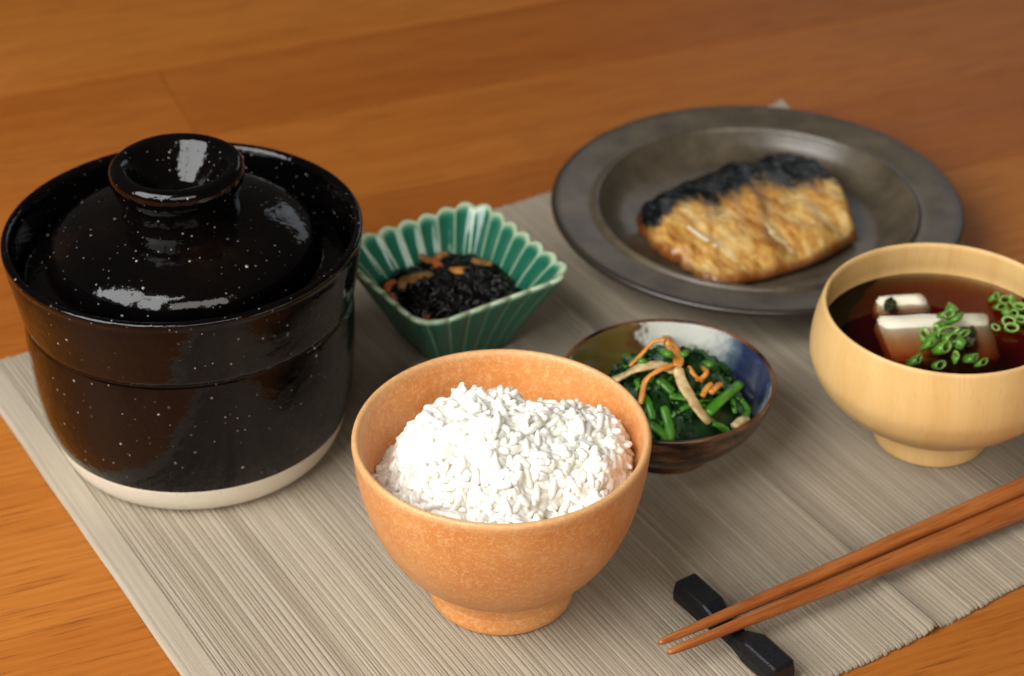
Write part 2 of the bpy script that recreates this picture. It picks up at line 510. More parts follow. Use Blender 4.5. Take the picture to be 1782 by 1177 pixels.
table = tag(put('table_top', mesh_from('table_top', V, F, MAT['table'], False)), kind='structure')
# plank joints run along the grain; one joint passes at the lower left of the picture
j0 = (un(0, 1108)).dot(gy)
PW = .092
pmeshes = {}
joint = un(322, 195).dot(gx)
for row in range(-6, 13):
    cy = j0 + PW*(row+.5)
    jrow = math.floor((un(322, 195).dot(gy)-j0)/PW)
    cuts = [-1.35, R.uniform(-.9, -.5), R.uniform(.45, .9), 1.6]
    if row == jrow: cuts = [-1.35, joint, 1.6]
    for a, b in zip(cuts, cuts[1:]):
        me = plank_mesh(b-a-.0002, PW-.0002, .026)
        c = gx*((a+b)/2) + gy*cy
        put('plank', me, table, (c.x, c.y, TZ), (0, 0, GA))

# ------------------------------------------------------------------ placemat
tip = Vector((.1480, .2170, 0))
mu = Vector((.8553, .518, 0)).normalized()        # across the ribs, along the far edge
mv = Vector((.518, -.8553, 0)).normalized()       # along the ribs, towards the viewer
left0 = un(0, 717)
MWID = (tip-left0).dot(mu)
MLEN = (un(1430, 1177)-tip).dot(mv)
MA = math.atan2(mu.y, mu.x)
corner = tip - mu*MWID                            # far left corner
mat_o = thing('placemat', (corner.x, corner.y, 0), 'greige ribbed cotton placemat lying slantwise under all the dishes', 'placemat')
CREASE = (un(1500, 985)-corner).dot(mu)
def curl(u, v):
    """lift of the far right corner, and the crease left by folding"""
    d = math.hypot(MWID-u, v)
    z = .0145*max(0, 1-d/.075)**1.6
    z += .0022*math.exp(-((u-CREASE)/.0032)**2) - .0006*math.exp(-((u-CREASE-.009)/.004)**2)
    return z
NV = 40
def rib_mesh(u0, wid, seed, hi):
    rr = random.Random(seed)
    l0, l1 = rr.uniform(-.0006, .0004), MLEN + rr.uniform(-.0005, .0005) + .0018*math.sin(u0*31+.6)
    prof = []
    NP = 13
    sh, dip = rr.uniform(-2, 2), rr.uniform(.05, .5)
    for k in range(NP):
        x = -1+2*k/(NP-1)
        x0 = x + .18*sh*(1-x*x)
        prof.append((x*wid/2*.995, hi*(max(0, 1-abs(x)**3))**.6*(1-dip*math.exp(-(x0/.20)**2)) ))
    V, F = [], []
    vs_ = [l0, l0+.0006, l0+.0016] + [l0+.002+(l1-l0-.004)*i/NV for i in range(NV+1)] + [l1-.0016, l1-.0006, l1]
    n = len(vs_)
    for i, v in enumerate(vs_):
        e = 1.0
        if i in (0, n-1): e = .35
        elif i in (1, n-2): e = .85
        elif i in (2, n-3): e = 1.12
        drop = (.0010, .0004, .0001)[i] if i < 3 else ((.0010, .0004, .0001)[n-1-i] if i > n-4 else 0)
        sway = .00035*noise.noise(Vector((u0*90, v*22, 3.3)))
        hz = 1+.25*noise.noise(Vector((u0*200, v*60, 8)))
        for (x, z) in prof:
            V.append((x*(.7 if i in (0, n-1) else 1.0)+sway, -v, (z*hz*e) - .0008 - drop + curl(u0+x, v)))
    for i in range(n-1):
        for k in range(NP-1):
            a = i*NP+k; F.append((a, a+NP, a+NP+1, a+1))
    # close the underside
    m = len(V)
    F.append(tuple(range(0, NP))); F.append(tuple(reversed(range((n-1)*NP, n*NP))))
    return mesh_from('rib', V, F, MAT['cloth'])
HEM = .0125
u = HEM
i = 0
while u < MWID-.001:
    wid = R.choice((.0019, .0022, .0024, .0026, .0030))
    hi = R.uniform(.0005, .00080)
    me = rib_mesh(u+wid/2, wid, 100+i, hi)
    o = put('rib', me, mat_o, (mu.x*(u+wid/2), mu.y*(u+wid/2), 0), (0, 0, MA))
    u += wid; i += 1
# selvage hem on the left and the flat ground weave under the ribs
V, F = [], []
NPH = 22
for a in range(NV*2+1):
    v = MLEN*a/(NV*2)
    for k in range(NPH):
        x = k/(NPH-1)
        z = -.0003 + .0007*math.sin(min(1, x/.16)*PI/2) - .0012*(1-min(1, x/.05))**2 - .00025*math.exp(-((x-.26)/.05)**2) + .00018*noise.noise(Vector((x*2, v*30, 1)))
        V.append((x*HEM + .0004*noise.noise(Vector((v*25, 2, 0)))*(1-x), -v, z-.0004*(a in (0, NV*2))))
for a in range(NV*2):
    for k in range(NPH-1):
        q = a*NPH+k; F.append((q, q+NPH, q+NPH+1, q+1))
put('hem', mesh_from('hem', V, F, MAT['cloth']), mat_o, (0, 0, 0), (0, 0, MA))
V, F = [], []
GU, GV = 120, 30
for a in range(GV+1):
    for b in range(GU+1):
        uu, v = .001+(MWID-.002)*b/GU, .001+(MLEN-.003)*a/GV
        V.append((uu, -v, -.0014+curl(uu, v)))
for a in range(GV):
    for b in range(GU):
        q = a*(GU+1)+b; F.append((q, q+GU+1, q+GU+2, q+1))
put('ground_weave', mesh_from('ground_weave', V, F, MAT['cloth']), mat_o, (0, 0, 0), (0, 0, MA))

MZ = .0002      # top of the mat where things stand

# ------------------------------------------------------------------ black rice cooker
pot = thing('rice_cooker', (-.1365, -.0735, MZ), 'glossy black glazed ceramic rice cooker with knobbed lid and bare cream base', 'rice cooker')
RZ = .103
body = [(.0644, .0153), (.0644, .0153), (.0660, .0205), (.0678, .030), (.0690, .045), (.0695, .060), (.0693, .0702), (.0689, .0716),
        (.0692, .0724), (.0699, .0738), (.0706, .0775), (.0715, .0830), (.0726, .0890), (.0738, .097), (.0740, .1005),
        (.0745, .1025), (.0742, .1040), (.0730, .1046), (.0716, .1042), (.0706, .1030), (.0698, .1005), (.0690, .095), (.0684, .088), (.0680, .084), (.067, .083), (0, .083)]
pb = put('pot_body', lathe('pot_body', body, MAT['black'], 160, .006, 3), pot)
base = [(0, 0), (.045, 0), (.0555, .0003), (.0590, .0022), (.0618, .0070), (.0638, .0130), (.0642, .0154), (.0625, .0160), (.050, .0160), (0, .0160)]
put('unglazed_base', lathe('unglazed_base', base, MAT['clay'], 160, .006, 3), pot)
lid = [(0, .086), (.066, .086), (.0668, .0868), (.0660, .0880), (.0620, .0884), (.0575, .0888), (.0560, .0898), (.0562, .0915), (.0563, .0950), (.0556, .0988), (.0528, .1030), (.0460, .1070), (.0350, .1103), (.0235, .1125), (0, .114)]
ld = put('lid', lathe('lid', lid, MAT['black'], 160, .010, 9), pot)
knob = [(.0245, 0.1110), (.0242, 0.1135), (.0240, .1155), (.0240, .1175), (.0244, .1210), (.0246, .1235), (.0246, .1235), (.0260, .1243), (.0272, 0.1270), (.0276, 0.1300), (.0272, 0.1328), (.0258, 0.1346), (.0238, 0.1350), (.0215, 0.1344),
        (.0195, 0.1325), (.0165, 0.1290), (.0135, 0.1255), (.0108, 0.1225), (.0095, 0.1210), (.0085, 0.1204), (.0080, 0.1206), (.0060, 0.1202), (0, 0.1200)]
put('knob', lathe('knob', knob, MAT['black'], 128, .014, 5), ld)

# ------------------------------------------------------------------ orange rice bowl
RBX, RBY = -.0040, -.1805
rb = thing('rice_bowl', (RBX, RBY, MZ), 'orange speckled ceramic bowl on a foot, heaped with white rice', 'bowl')
prof = [(0, .0135), (.018, .0125), (.0270, .0122), (.0290, .0140), (.0345, .0178), (.0410, .0240), (.0465, .0325), (.0510, .0430), (.0540, .0540), (.0558, .0640), (.0567, .0720),
        (.0571, .0757), (.0567, .0772), (.0556, .0778), (.0545, .0772), (.0538, .0755), (.0530, .0700), (.0515, .0600), (.0485, .0480), (.0435, .0360), (.0350, .0260), (.0220, .0200), (0, .0185)]
put('bowl_body', lathe('bowl_body', prof, MAT['orange'], 160, .008, 11), rb)
foot = [(0, .0025), (.0225, .0022), (.0240, .0004), (.0258, 0), (.0278, .0002), (.0287, .0012), (.0286, .0040), (.0280, .0070), (.0279, .0072), (.0281, .0100), (.0286, .0125), (.0287, .0140), (.0270, .0148), (0, .0148)]
put('foot_ring', lathe('foot_ring', foot, MAT['orange'], 128, .008, 11), rb)

# rice heap
def bowl_in(z):
    pts = [(.0185, 0), (.0200, .022), (.0260, .035), (.0360, .0435), (.0480, .0485), (.0600, .0515), (.0700, .0530), (.0760, .0538), (.2, .0538)]
    for (a, ra), (b, rb_) in zip(pts, pts[1:]):
        if z <= b: return ra+(rb_-ra)*(z-a)/(b-a)
    return .0538
def heap(x, y):
    """height of the rice over (x, y) from the bowl's axis"""
    r = math.hypot(x, y)
    edge = .0585 + .0065*max(0, -y/.05) - .004*max(0, y/.05) - .004*max(0, -x/.05)
    d1 = math.hypot((x+.005)/.0385, (y-.003)/.039)
    d2 = math.hypot((x-.027)/.022, (y-.006)/.030)
    z = edge
    z = max(z, edge + .0252*max(0, 1-d1**2.6)**.8) if d1 < 1 else z
    if d2 < 1: z = max(z, edge + .0205*max(0, 1-d2**3)**.6)
    z += .0065*noise.noise(Vector((x*62, y*62, 1.7))) + .0034*noise.noise(Vector((x*150, y*150, 4)))
    return z
rice = thing('rice_serving', (RBX, RBY, MZ), 'heap of steamed white rice mounded in the orange bowl', 'rice')
V, F = [], []
NR, NA = 26, 72
V.append((0, 0, heap(0, 0)-.0022))
for i in range(1, NR+1):
    for k in range(NA):
        a = 2*PI*k/NA; r = .0512*i/NR
        x, y = r*math.cos(a), r*math.sin(a)
        z = heap(x, y)-.0012
        s = min(1, (bowl_in(z)-.0008)/max(r, 1e-6))
        V.append((x*s, y*s, z))
for k in range(NA): F.append((0, 1+k, 1+(k+1) % NA))
for i in range(NR-1):
    for k in range(NA):
        a, b = 1+i*NA+k, 1+i*NA+(k+1) % NA
        F.append((a, a+NA, b+NA, b))
nb = len(V)                                     # close the heap below
for k in range(NA):
    x, y, z = V[1+(NR-1)*NA+k]; V.append((x*.92, y*.92, z-.010))
for k in range(NA):
    a, b = 1+(NR-1)*NA+k, 1+(NR-1)*NA+(k+1) % NA
    F.append((a, nb+k, nb+(k+1) % NA, b))
F.append(tuple(nb+k for k in reversed(range(NA))))
CORE = (V, F)
def grain_verts(L, Rr, bend, nr=7, ns=9):
    V, F = [], []
    V.append(Vector((-L, 0, 0)))
    for i in range(1, nr):
        th = PI*i/nr
        x = -L*math.cos(th)
        rr = Rr*math.sin(th)**.72*(1+.12*math.cos(th))
        for k in range(ns):
            a = 2*PI*k/ns
            V.append(Vector((x, rr*math.cos(a)+bend*(x/L)**2*Rr, rr*.86*math.sin(a))))
    V.append(Vector((L, 0, 0)))
    for k in range(ns): F.append((0, 1+(k+1) % ns, 1+k))
    for i in range(nr-2):
        for k in range(ns):
            a, b = 1+i*ns+k, 1+i*ns+(k+1) % ns
            F.append((a, b, b+ns, a+ns))
    last = len(V)-1
    for k in range(ns): F.append((last, last-ns+k, last-ns+(k+1) % ns))
    return V, F
GR = [grain_verts(.0039, .00175, .18), grain_verts(.0036, .0018, -.25), grain_verts(.0042, .0017, .1), grain_verts(.0030, .00172, .3)]
GM = [mesh_from('rice_grain', v, f, MAT['rice']) for v, f in GR]
grains = []
tries = 0
pts_ = []
cell = {}
while len(pts_) < 2300 and tries < 60000:
    tries += 1
    a = R.uniform(0, 2*PI); r = .0525*math.sqrt(R.random())
    x, y = r*math.cos(a), r*math.sin(a)
    z = heap(x, y)
    e = .0008
    n = Vector(((heap(x-e, y)-heap(x+e, y))/(2*e), (heap(x, y-e)-heap(x, y+e))/(2*e), 1))
    if R.random() > min(1, n.length/2.2): continue
    n.normalize()
    p = Vector((x, y, z)) + n*R.choice((-.0016, -.0013, -.0010, -.0006, -.0003, 0, .0004, .0010))
    ok = True
    key = (int(p.x//.002), int(p.y//.002), int(p.z//.002))
    for dx in (-1, 0, 1):
        for dy in (-1, 0, 1):
            for dz in (-1, 0, 1):
                for q in cell.get((key[0]+dx, key[1]+dy, key[2]+dz), ()):
                    if (q-p).length < .00165: ok = False
    if not ok: continue
    rr = math.hypot(p.x, p.y)
    if rr > bowl_in(p.z)-.002:
        s = (bowl_in(p.z)-.002)/rr; p.x *= s; p.y *= s
    cell.setdefault(key, []).append(p); pts_.append(p)
    t = Vector((R.gauss(0, 1), R.gauss(0, 1), R.gauss(0, 1)))
    t = (t - n*t.dot(n)*R.uniform(.35, 1.0)).normalized()
    if R.random() < .10: t = (t+n*R.uniform(.3, 1.2)).normalized()
    grains.append((p, n, t))
cl = CAM-Vector((RBX, RBY, MZ))
def facing(g):
    p, n, t = g
    v = (cl-p).normalized()
    return v.dot(n) + (p.z-.07)*14
order = sorted(grains, key=facing, reverse=True)
def gmat(p, n, t):
    b = n.cross(t).normalized(); c = t.cross(b)
    s = R.uniform(.86, 1.10)
    ro = R.uniform(0, 2*PI)
    m = Matrix((t, b*math.cos(ro)+c*math.sin(ro), c*math.cos(ro)-b*math.sin(ro))).transposed().to_4x4()
    m.translation = p
    return m @ Matrix.Diagonal((s, s*R.uniform(.9, 1.1), s, 1))
V, F = list(CORE[0]), list(CORE[1])
for q, (p, n, t) in enumerate(order):
    k = R.randrange(4); m = gmat(p-n*(.0004 if q < 300 else .0006), n, t)
    if q < 300:
        o = put('rice_grain', GM[k], rice); o.matrix_local = m
    else:
        b = len(V); gv, gf = GR[k]
        V += [m @ v for v in gv]; F += [tuple(b+j for j in f) for f in gf]
stuff = tag(put('rice_grains', mesh_from('rice_grains', V, F, MAT['rice']), rice), kind='stuff')
rm = stuff.modifiers.new('stick_together', 'REMESH'); rm.mode = 'VOXEL'; rm.voxel_size = .00036; rm.use_smooth_shade = True
sm = stuff.modifiers.new('soften', 'SMOOTH'); sm.factor = .5; sm.iterations = 5

# ------------------------------------------------------------------ green fluted dish
GC = Vector((-.0275, .0010, MZ))
e1, e2 = Vector((.554, -.832, 0)).normalized(), Vector((.832, .554, 0)).normalized()
gd = thing('fluted_dish', GC, 'square green fluted ceramic dish holding dark simmered seaweed', 'dish')
def rsq(s, half, rad):
    """rounded square: point and outward normal at fraction s of its outline"""
    st = 2*(half-rad); arc = PI/2*rad; per = 4*(st+arc)
    d = (s % 1)*per
    side = int(d//(st+arc)); d -= side*(st+arc)
    if d < st: p = Vector((half, -half+rad+d)); n = Vector((1, 0))
    else:
        a = (d-st)/rad
        n = Vector((math.cos(a), math.sin(a))); p = Vector((half-rad, half-rad))+n*rad
    c, s_ = [(1, 0), (0, 1), (-1, 0), (0, -1)][side % 4]
    rot = lambda v: Vector((v.x*c-v.y*s_, v.x*s_+v.y*c))
    return rot(p), rot(n)
NF = 28
def flute(s): return abs(math.sin(PI*s*NF))
def cusp(s): return max(0, 1-abs(math.sin(PI*s*NF))/.42)
NS = NF*12
rowsdef = []   # (half, z, surface, weight of flutes)
HT = .0415
for k in range(15):
    f = k/14
    rowsdef.append((.0215+.0203*f**1.1, .0015+(HT-.0015)*f, 1, .3+.7*f))
for k, (dh, dz) in enumerate(((-.0006, .0008), (-.0015, .0010), (-.0023, .0005))):
    rowsdef.append((.0418+dh, HT+dz, 2, 1.0))
for k in range(14):
    f = 1-k/14
    rowsdef.append((.0186+.0203*f**1.1, .0060+(HT-.0062)*f, 3, .3+.7*f))
V, F, AT = [], [], []
for (half, z, sf, wgt) in rowsdef:
    for i in range(NS):
        s = i/NS
        p, n = rsq(s, half, half*.34)
        fl = flute(s); amp = .0020*wgt
        zz = z + (.0016*(fl-.6) if z > HT*.7 else 0)*min(1, (z-HT*.7)/(HT*.3)) if z > HT*.7 else z
        q = p + n*(amp*(fl-.6))
        if sf == 3: q = p + n*(amp*(fl-.6)*1.0)
        V.append(e1*q.x + e2*q.y + Vector((0, 0, zz)))
        AT.append(1.0 if sf == 2 else max(cusp(s)*.95*(1.0 if sf == 3 else .8), .75*max(0, (z-HT*.92)/(HT*.08))))
nr_ = len(rowsdef)
for r_ in range(nr_-1):
    for i in range(NS):
        i2 = (i+1) % NS
        F.append((r_*NS+i, r_*NS+i2, (r_+1)*NS+i2, (r_+1)*NS+i))
V.append(Vector((0, 0, .0015))); AT.append(0); V.append(Vector((0, 0, .0060))); AT.append(0)
for i in range(NS):
    i2 = (i+1) % NS
    F.append((len(V)-2, i2, i)); F.append((len(V)-1, (nr_-1)*NS+i, (nr_-1)*NS+i2))
me = recalc(mesh_from('dish_wall', V, F, MAT['celadon']))
at = me.attributes.new('ridge', 'FLOAT', 'POINT'); at.data.foreach_set('value', AT)
put('dish_wall', me, gd)
V, F, AT = [], [], []
for (half, z) in ((.018, 0), (.0205, 0), (.0208, .0018), (.0178, .0018)):
    for i in range(64):
        p, n = rsq(i/64, half, half*.34); V.append(e1*p.x+e2*p.y+Vector((0, 0, z)))
for r_ in range(4):
    for i in range(64):
        i2 = (i+1) % 64; F.append((r_*64+i, r_*64+i2, ((r_+1) % 4)*64+i2, ((r_+1) % 4)*64+i))
put('foot_ring', recalc(mesh_from('foot_ring', V, F, MAT['celadon'])), gd)

# hijiki
hj = thing('seaweed_salad', GC+Vector((0, 0, .0062)), 'black simmered hijiki seaweed with carrot and fried tofu bits in the green dish', 'seaweed')
HT0 = .0232
def hj_h(a, b): return HT0*(1-.30*(a*a+b*b)/.030**2) + .004*noise.noise(Vector((a*110, b*110, 2)))
def hj_in(a, b, lim):
    q = (a**4+b**4)**.25
    return (a*lim/q, b*lim/q) if q > lim else (a, b)
V, F = [], []
N_ = 30
for i in range(N_+1):
    for k in range(N_+1):
        a, b = -.0300+.0600*i/N_, -.0300+.0600*k/N_
        a, b = hj_in(a, b, .0282)
        V.append(e1*a+e2*b+Vector((0, 0, hj_h(a, b)-.001)))
for i in range(N_):
    for k in range(N_):
        q = i*(N_+1)+k; F.append((q, q+1, q+N_+2, q+N_+1))
put('seaweed_mass', mesh_from('seaweed_mass', V, F, MAT['hijiki']), hj)
V, F = [], []
for q in range(420):
    a, b = R.uniform(-.0285, .0285), R.uniform(-.0285, .0285)
    L = R.uniform(.010, .024); d = R.uniform(0, 2*PI); cv = R.uniform(-2.2, 2.2)
    pts = []
    x, y = a, b
    for k in range(6):
        dd = d+cv*k/5
        x += math.cos(dd)*L/5; y += math.sin(dd)*L/5
        x, y = hj_in(x, y, .0275)
        pts.append(e1*x+e2*y+Vector((0, 0, hj_h(x, y)+R.uniform(-.0003, .0010)+.0026*math.sin(k*1.1+q))))
    r = R.uniform(.0008, .0016)
    sweep(V, F, pts, [r*.5, r, r, r, r, r*.45], [r*.4, r*.8, r*.8, r*.8, r*.8, r*.35], 6)
tag(put('seaweed_strands', mesh_from('seaweed_strands', V, F, MAT['hijiki']), hj), kind='stuff')
def chunk(name, parent, ctr, d, L, wd, th, mt, bend=.0, tilt=0):
    V, F = [], []
    t = Vector((math.cos(d)*math.cos(tilt), math.sin(d)*math.cos(tilt), math.sin(tilt))); s = Vector((-math.sin(d), math.cos(d), 0))
    pts = [ctr + t*(L*(k/6-.5)) + s*(bend*math.sin(PI*k/6)) + Vector((0, 0, .35*abs(bend)*math.sin(PI*k/6))) for k in range(7)]
    w_ = [wd*f*R.uniform(.88, 1.1) for f in (.75, .9, 1.1, 1, .9, 1.0, .6)]
    sweep(V, F, pts, w_, [th*.6*f for f in (.8, .95, 1, 1, 1, .95, .8)], 10, power=.45)
    return put(name, mesh_from(name, rel(V, parent.location), F, mt), parent)
zc = GC.z+.0062+HT0
for (px, py, dz, d, L, wd, mt, nm) in (
        (732, 484, .004, .55, .013, .0030, 'simmered', 'fried_tofu_piece'), (705, 492, .003, 1.25, .009, .0022, 'simmered', 'fried_tofu_piece'),
        (742, 450, .004, 2.6, .007, .0022, 'simmered', 'fried_tofu_piece'), (768, 448, .004, .7, .008, .0022, 'simmered', 'fried_tofu_piece'),
        (762, 458, .004, 1.9, .009, .0018, 'carrot_dark', 'carrot_piece'), (794, 474, .004, .1, .008, .0024, 'carrot', 'carrot_piece'),
        (838, 456, .003, 2.9, .010, .0020, 'simmered', 'fried_tofu_piece'), (680, 498, .002, 1.1, .008, .0019, 'carrot_dark', 'carrot_piece'),
        (686, 520, .000, 2.2, .007, .0018, 'carrot_dark', 'carrot_piece'), (738, 548, -.002, 2.3, .008, .0015, 'carrot_dark', 'carrot_piece'), (752, 570, -.003, .1, .006, .0016, 'carrot_dark', 'carrot_piece')):
    chunk(nm, hj, un(px, py, zc+dz-.002), d, L, wd, .0014, MAT[mt], .001, R.uniform(-.3, .3))

# ------------------------------------------------------------------ plate and mackerel
PC = Vector((.1213, .0850, MZ))
pprof = [(0, .0030), (.050, .0030), (.0560, .0026), (.0580, 0), (.0610, 0), (.0628, .0024), (.0660, .0060), (.0760, .0135), (.0900, .0190), (.0990, .0212), (.1012, .0222), (.1020, .0238), (.1014, .0250),
         (.0995, .0253), (.0950, .0247), (.0880, .0236), (.0832, .0228), (.0812, .0230), (.0806, .0240), (.0792, .0247), (.0778, .0240), (.0772, .0228), (.0765, .0222), (.0740, .0195), (.0705, .0158), (.0660, .0130), (.0600, .0113), (.040, .0106), (0, .0104)]
plate = put('dinner_plate', lathe('dinner_plate', pprof, MAT['plate'], 160, .003, 21), None, PC)
tag(plate, 'large round dark brown stoneware plate with wide rim under grilled fish', 'plate')

fz = .0116+MZ
Utop = [(1112, 366), (1150, 342), (1200, 318), (1270, 292), (1335, 276), (1385, 274), (1425, 292), (1462, 322)]
Lbot = [(1116, 398), (1150, 436), (1190, 458), (1225, 486), (1268, 490), (1345, 474), (1430, 446), (1490, 410)]
NSx, NT = 64, 34
U = resample([un(x, y, fz+.010) for x, y in Utop], NSx)
Lo = resample([un(x, y, fz+.004) for x, y in Lbot], NSx)
fish = thing('mackerel_fillet', (PC.x, PC.y, fz), 'grilled mackerel fillet, golden brown with dark skin along its back edge', 'fish')
V, F, DK, ED = [], [], [], []
for i in range(NSx):
    s = i/(NSx-1)
    for j in range(NT):
        t = j/(NT-1)
        p = U[i].lerp(Lo[i], t)
        endf = min(1, min(s, 1-s)/.05)
        hgt = .0112*(math.sin(PI*min(1, (t*.84+.11))))**.6 * (.45+.55*endf**.5)
        hgt += .0026*noise.noise(Vector((p.x*60+p.y*30, p.y*75, 1))) + .0015*noise.noise(Vector((p.x*170, p.y*210, 5)))
        if t > .2:      # folds of flesh that slant across the fillet
            for sc, sl, am in ((.60, .30, .0020), (.36, .26, .0008), (.80, .22, .0007)):
                d = s-sc-sl*(t-.55)+.02*noise.noise(Vector((t*5, sc*40, 0)))
                hgt += am*(math.exp(-(d/.022)**2) - .4*math.exp(-((d-.055)/.030)**2))*min(1, (t-.2)/.2)*min(1, (1-t)/.12)
        basez = fz + (.010-(.010-.004)*t)*.55
        jag = .0016*noise.noise(Vector((s*22, t*3, 7)))*(1 if t in (0, 1) else 0)
        V.append(Vector((p.x+jag, p.y+jag, basez+hgt)))
        lim = .50-.24*s + .55*max(0, 1-s/.22)**.8 + .05*math.sin(s*19)
        DK.append(max(0, min(1, .5+(lim-t)*3.2)))
        ED.append(max(0, 1-min(1-t, .28)/.10)*.8 + max(0, 1-min(s, 1-s)/.05)*.55)
for i in range(NSx-1):
    for j in range(NT-1):
        a = i*NT+j; F.append((a, a+1, a+NT+1, a+NT))
ring = [i*NT for i in range(NSx)] + [(NSx-1)*NT+j for j in range(1, NT)] + [i*NT+NT-1 for i in range(NSx-2, -1, -1)] + [j for j in range(NT-2, 0, -1)]
cen = Vector((0, 0, 0))
for k in ring: cen += V[k]
cen /= len(ring)
lo1, lo2 = [], []
for k in ring:
    p = V[k]; d = (p-cen); d.z = 0; d.normalize()
    lo1.append(len(V)); V.append(Vector((p.x+d.x*.0012, p.y+d.y*.0012, (p.z+fz)/2))); DK.append(DK[k]); ED.append(.9)
for k in ring:
    p = V[k]; d = (p-cen); d.z = 0; d.normalize()
    lo2.append(len(V)); V.append(Vector((p.x-d.x*.0015, p.y-d.y*.0015, fz))); DK.append(DK[k]); ED.append(1.0)
n = len(ring)
for k in range(n):
    k2 = (k+1) % n
    F.append((ring[k], ring[k2], lo1[k2], lo1[k])); F.append((lo1[k], lo1[k2], lo2[k2], lo2[k]))
me = recalc(mesh_from('fillet', rel(V, fish.location), F, MAT['fish']))
me.attributes.new('dark', 'FLOAT', 'POINT').data.foreach_set('value', DK)
me.attributes.new('edge', 'FLOAT', 'POINT').data.foreach_set('value', ED)
put('fillet', me, fish)
def fish_top(px, py):
    best = None
    for it in range(12):
        z = fz+.012 if best is None else best.z
        p = un(px, py, z)
        c = min(range(NSx*NT), key=lambda k: (V[k].x-p.x)**2+(V[k].y-p.y)**2)
        best = V[c]
    return un(px, py, best.z)
for pts, r in (([(1203, 400), (1218, 412), (1248, 432)], .0011), ([(1196, 396), (1206, 402)], .0008)):
    VV, FF = [], []
    P = resample([fish_top(x, y)+Vector((0, 0, .0006)) for x, y in pts], 8)
    sweep(VV, FF, P, [r*.5]+[r]*6+[r*.4], [r*.3]+[r*.6]*6+[r*.3], 8)
    put('bone', mesh_from('bone', rel(VV, fish.location), FF, MAT['bone']), fish)
VV, FF = [], []
P = resample([fish_top(x, y) for x, y in [(1322, 380), (1345, 404), (1366, 426), (1380, 440)]], 12)
sweep(VV, FF, P, [.0010+.0018*math.sin(PI*k/11) for k in range(12)], [.0002+.0005*math.sin(PI*k/11) for k in range(12)], 10)
put('flesh_ridge', mesh_from('flesh_ridge', rel(VV, fish.location), FF, MAT['fried']), fish)

# ------------------------------------------------------------------ small painted dish with greens
DC = Vector((.0665, -.0835, MZ))
dd_ = thing('side_dish', DC, 'small round painted ceramic dish, blue and brown glaze, holding spinach', 'dish')
dprof = [(0, .0035, 0), (.018, .0035, 0), (.0190, .0004, 0), (.0205, 0, 0), (.0225, .0004, 0), (.0228, .0040, 0), (.0260, .0070, 0), (.0330, .0115, 0), (.0400, .0190, 0), (.0440, .0270, 0), (.0462, .0335, 0),
         (.0464, .0348, 0), (.0456, .0354, 0), (.0444, .0346, 1), (.0425, .0290, 1), (.0385, .0210, 1), (.0310, .0140, 1), (.0220, .0095, 1), (.0100, .0078, 1), (0, .0075, 1)]
put('dish_body', lathe('dish_body', dprof, [MAT['dout'], MAT['din']], 128, .010, 31), dd_)

veg = thing('spinach_salad', (DC.x, DC.y, DC.z+.008), 'dressed spinach with carrot shreds and fried tofu strips in the painted dish', 'salad')
VC = Vector((DC.x+.002, DC.y-.005, 0))
def vh(x, y):
    r = math.hypot((x-VC.x)/.037, (y-VC.y)/.036)
    return MZ + .0150 + .0265*max(0, 1-r**2.4)**.75 + .005*noise.noise(Vector((x*120, y*120, 3)))*max(0, 1-r)
V, F = [], []
NA, NR = 60, 16
V.append(Vector((VC.x, VC.y, vh(VC.x, VC.y)-.003)))
for i in range(1, NR+1):
    for k in range(NA):
        a = 2*PI*k/NA; r = i/NR
        x, y = VC.x+.0350*r*math.cos(a), VC.y+.0335*r*math.sin(a)
        V.append(Vector((x, y, vh(x, y)-.003+.006*max(0, r-.8))))
for k in range(NA): F.append((0, 1+k, 1+(k+1) % NA))
for i in range(NR-1):
    for k in range(NA):
        a, b = 1+i*NA+k, 1+i*NA+(k+1) % NA
        F.append((a, a+NA, b+NA, b))
put('leaf_mass', mesh_from('leaf_mass', rel(V, veg.location), F, MAT['leaf']), veg)
def leaf(ctr, d, L, wd, seed, tilt):
    V, F = [], []
    nx, ny = 9, 6
    t = Vector((math.cos(d), math.sin(d), 0)); s = Vector((-math.sin(d), math.cos(d), 0))
    for i in range(nx):
        u = i/(nx-1)
        w_ = wd*math.sin(PI*min(1, u*.9+.08))**.6
        for j in range(ny):
            v = j/(ny-1)-.5
            q = ctr + t*(L*(u-.5)) + s*(w_*v)
            z = vh(q.x, q.y) + tilt*(u-.3)*L + .0045*noise.noise(Vector((u*4+seed, v*4, seed))) - .0025*math.cos(v*PI*2)
            V.append(Vector((q.x, q.y, z)))
    for i in range(nx-1):
        for j in range(ny-1):
            a = i*ny+j; F.append((a, a+1, a+ny+1, a+ny))
    o = put('spinach_leaf', mesh_from('spinach_leaf', rel(V, veg.location), F, MAT['leaf']), veg)
    return o
for q in range(70):
    a = R.uniform(0, 2*PI); r = math.sqrt(R.random())*.9
    x, y = VC.x+.030*r*math.cos(a), VC.y+.029*r*math.sin(a)
    leaf(Vector((x, y, 0)), R.uniform(0, PI), R.uniform(.010, .019), R.uniform(.006, .011), q*3.7, R.uniform(-.15, .3))
def stalk(pts, r, mt='stalk', name='spinach_stalk', flat=.6, n=9):
    V, F = [], []
    r *= .72
    pts = [pts[1]+(pts[0]-pts[1])*1.45, pts[1], pts[1]+(pts[2]-pts[1])*1.45]
    P = resample(pts, 9)
    sweep(V, F, P, [r*f for f in (.8, .95, 1, 1, 1, 1, 1, .95, .85)], [r*flat]*9, n)
    return put(name, mesh_from(name, rel(V, veg.location), F, MAT[mt]), veg)
def onveg(px, py, dz=0.002):
    z = .060
    while z > .012:                                # first touch of the heap along the line of sight
        p = un(px, py, z)
        if z <= vh(p.x, p.y)+dz: break
        z -= .0003
    return p
